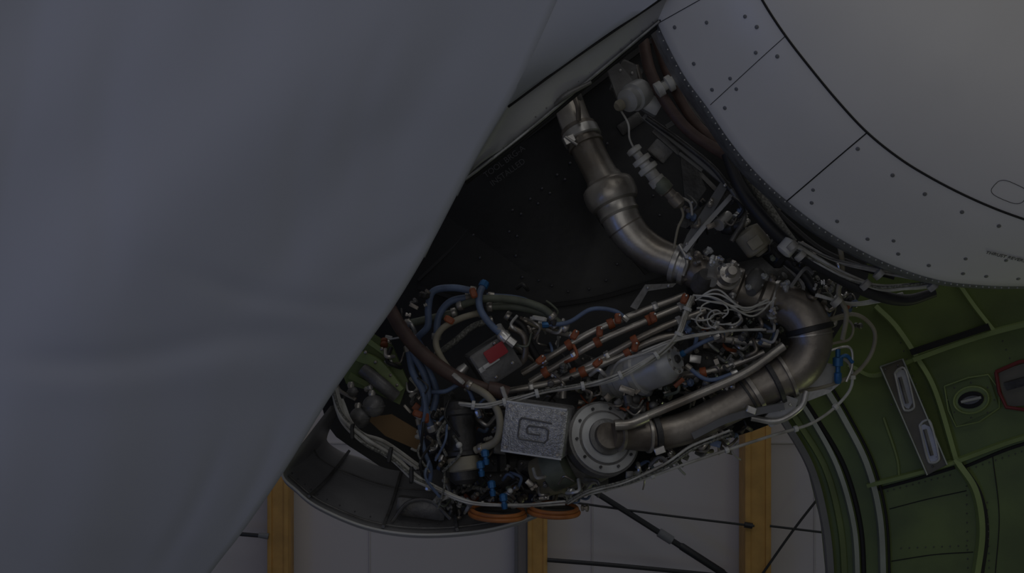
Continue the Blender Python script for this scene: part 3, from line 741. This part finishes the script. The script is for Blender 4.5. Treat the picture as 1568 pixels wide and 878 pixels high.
# ================================================================ oil filter + lower cluster
b=B('oil_filter')
b.lathe((702,612,-.0),(712,742,-.03),[(0,12),(.03,20),(.1,22),(.13,25),(.18,25),(.2,22),(.6,22),(.62,25),(.66,25),(.68,21),(.8,21),(.82,23),(.95,22),(1,14)],'cast_dark',28)
b.lathe((709,700,-.025),(712,722,-.03),[(0,23),(.1,24.5),(.9,24.5),(1,22)],'hose_beige',28)
b.sphere((703,682,-.075),5,'label_white',10)
b.done()
b=B('rubber_gasket_ring')
for x,z,r in ((762,785,42),(848,781,38)):
    c=W(x,z,-.04); A=Vector((.04,-.08,1)).normalized(); u=A.cross(Vector((1,0,0))).normalized(); w=A.cross(u)
    for o,rr in ((-.005,r),(.005,r-3)):
        pts=[c+A*o+(u*math.cos(t)+w*math.sin(t))*rr/K for t in [i*math.pi/18 for i in range(37)]]
        b.sweep(pts,[3.4/K]*len(pts),'gasket_orange',10)
    b.sweep([c-A*.004,c+A*.004],[(r-6)/K]*2,'cast_dark',24,axis=A)
b.done()
b=B('green_access_panel')
b.plate([(520,560,.02),(560,505,.02),(600,530,.02),(625,585,.02),(612,620,.02),(570,600,.02),(530,588,.02)],.03,'zinc_green')
b.rail([(548,545,.0),(580,560,-.01),(612,600,-.01)],9,6,'zinc_green_lit'); b.rail([(560,520,.0),(600,548,.0)],4,5,'zinc_green_lit')
b.tube([(555,565,-.03),(585,590,-.04),(606,608,-.03)],[10,11,10],'cast_grey',16)
b.rail([(535,575,-.02),(565,590,-.02)],5,5,'zinc_green')
for x,z in ((560,540),(575,555),(598,575),(545,580),(585,535),(608,590)): b.sphere((x,z,-.02),3,'steel',8)
b.plate([(560,640,.1),(600,635,.1),(650,665,.1),(640,690,.1),(590,668,.1)],.01,'tan_sheet')
b.done()
b=B('pressure_accumulator')
for x,z,r in ((572,622,17),(551,640,16),(540,600,8)):
    b.sphere((x,z,-.06),r,'cast_grey',20); b.lathe((x-2,z-r+2,-.06),(x-3,z-r-7,-.06),[(0,5),(.5,6),(1,4)],'steel',10)
    b.sweep([W(x,z,-.06)-Vector((0,0,.002)),W(x,z,-.06)+Vector((0,0,.002))],[(r+1)/K]*2,'cast_grey',20)
b.tube([(545,612,-.05),(520,598,-.04),(515,580,-.03)],3,'steel',8)
b.done()
# ================================================================ small fittings and pipes, one merged mass
b=B('pipe_fittings')
spines=[([(640,600),(680,660),(690,760)],30,90),([(690,760),(790,755),(890,758)],20,120),([(740,600),(760,640),(745,700)],22,40),([(1060,500),(1130,520),(1200,500)],42,120),([(1020,600),(1090,590),(1180,560)],30,60),([(900,600),(960,615),(1010,600)],26,50),([(1180,360),(1240,440),(1300,470)],28,80),([(960,730),(1050,690),(1130,660)],10,50),([(880,570),(840,600),(880,630)],24,30),([(800,480),(840,520),(880,560)],30,25),([(1040,330),(1090,330),(1150,330)],20,25),([(640,460),(600,520),(560,600)],14,25)]
ms=['steel_bright','steel','steel_brown','cast_grey','cast_dark','alu','hose_blue','wire_white','clamp_orange','hose_olive','rubber_black','braid']
wt=[9,10,12,10,9,5,3,4,2.2,3,6,5]
for sp,wd,n in spines:
    q=cr([(x,z,0) for x,z in sp],10)
    for k in range(n):
        p=random.choice(q); x=p.x+random.gauss(0,wd*.6); z=p.y+random.gauss(0,wd*.55); y=random.uniform(-.04,.14)
        m=random.choices(ms,wt)[0]; a=random.choice([0,.5,1.57,-.5,2.2,-.9])+random.gauss(0,.2)
        l=random.uniform(5,14); r=random.uniform(2.2,5.5); kind=random.random()
        if kind<.45:
            b.lathe((x,z,y),(x+math.cos(a)*l,z+math.sin(a)*l,y-random.uniform(-.01,.03)),[(0,r*.6),(.05,r),(.35,r),(.4,r*.65),(.6,r*.65),(.63,r*1.15),(.9,r*1.15),(1,r*.7)],m,random.choice([6,6,12]))
        elif kind<.85:
            l*=3; c=random.choice([-1,1])*l*.6
            b.tube([(x,z,y),(x+math.cos(a)*l*.5,z+math.sin(a)*l*.5,y-.02),(x+math.cos(a)*l*.6-math.sin(a)*c*.5,z+math.sin(a)*l*.6+math.cos(a)*c*.5,y-.02),(x+math.cos(a)*l*.6-math.sin(a)*c,z+math.sin(a)*l*.6+math.cos(a)*c,y)],random.uniform(1.3,3.4),m,8,5)
        else:
            b.rbox(x,z,y,random.uniform(3,9),random.uniform(2,6),4,random.uniform(-50,50),m if m!='wire_white' else 'cast_grey')
b.done()

# ================================================================ light, world, camera
def area(name,loc,tgt,sx,sy,power,col):
    l=bpy.data.lights.new(name,'AREA'); l.shape='RECTANGLE'; l.size=sx; l.size_y=sy; l.energy=power; l.color=col
    o=bpy.data.objects.new(name,l); scene.collection.objects.link(o); o.location=loc
    o.rotation_euler=(Vector(tgt)-Vector(loc)).to_track_quat('-Z','Y').to_euler(); return o
area('hangar_ceiling_light',(1.5,-3.0,6.2),(0.3,0,1.9),4,3,22,(1,.98,.94))
area('hangar_door_daylight',(-1.0,-9.0,2.6),(0,0,1.8),7,4,34,(1,.985,.98))
area('blue_tint_fill',(-4.0,-3.6,.5),(-1.7,-1.0,1.5),1.4,1.4,9,(.16,.32,1))  # added fill with no real fixture behind it, tints the left door blue
area('hangar_wall_light',(1.0,2.6,5.6),(0.5,4.0,1.0),5,1,11,(1,.98,.97))
area('green_tint_fill',(2.3,.0,.2),(1.7,.75,1.2),.5,.5,1.3,(.85,1,.45))  # invented lamp, put in to brighten and green the open cowl interior
w=bpy.data.worlds.new('hangar_ambient'); scene.world=w; w.use_nodes=True; nt=w.node_tree
bg=nt.nodes['Background']; tc=nt.nodes.new('ShaderNodeTexCoord'); sx=nt.nodes.new('ShaderNodeSeparateXYZ'); rp=nt.nodes.new('ShaderNodeValToRGB')
mr=nt.nodes.new('ShaderNodeMapRange'); mr.inputs[1].default_value=-1; mr.inputs[2].default_value=1
nt.links.new(tc.outputs['Generated'],sx.inputs[0]); nt.links.new(sx.outputs['Z'],mr.inputs[0]); nt.links.new(mr.outputs[0],rp.inputs['Fac'])
rp.color_ramp.elements[0].color=(.20,.20,.21,1); rp.color_ramp.elements[1].color=(.9,.91,.96,1); rp.color_ramp.elements[0].position=.3
nt.links.new(rp.outputs['Color'],bg.inputs['Color']); bg.inputs['Strength'].default_value=.075
cam=bpy.data.cameras.new('camera'); co=bpy.data.objects.new('camera',cam); scene.collection.objects.link(co)
co.location=(0,-CD,CZ); co.rotation_euler=(math.radians(90),0,0); cam.lens=50; cam.sensor_width=36; cam.clip_start=.05
scene.camera=co
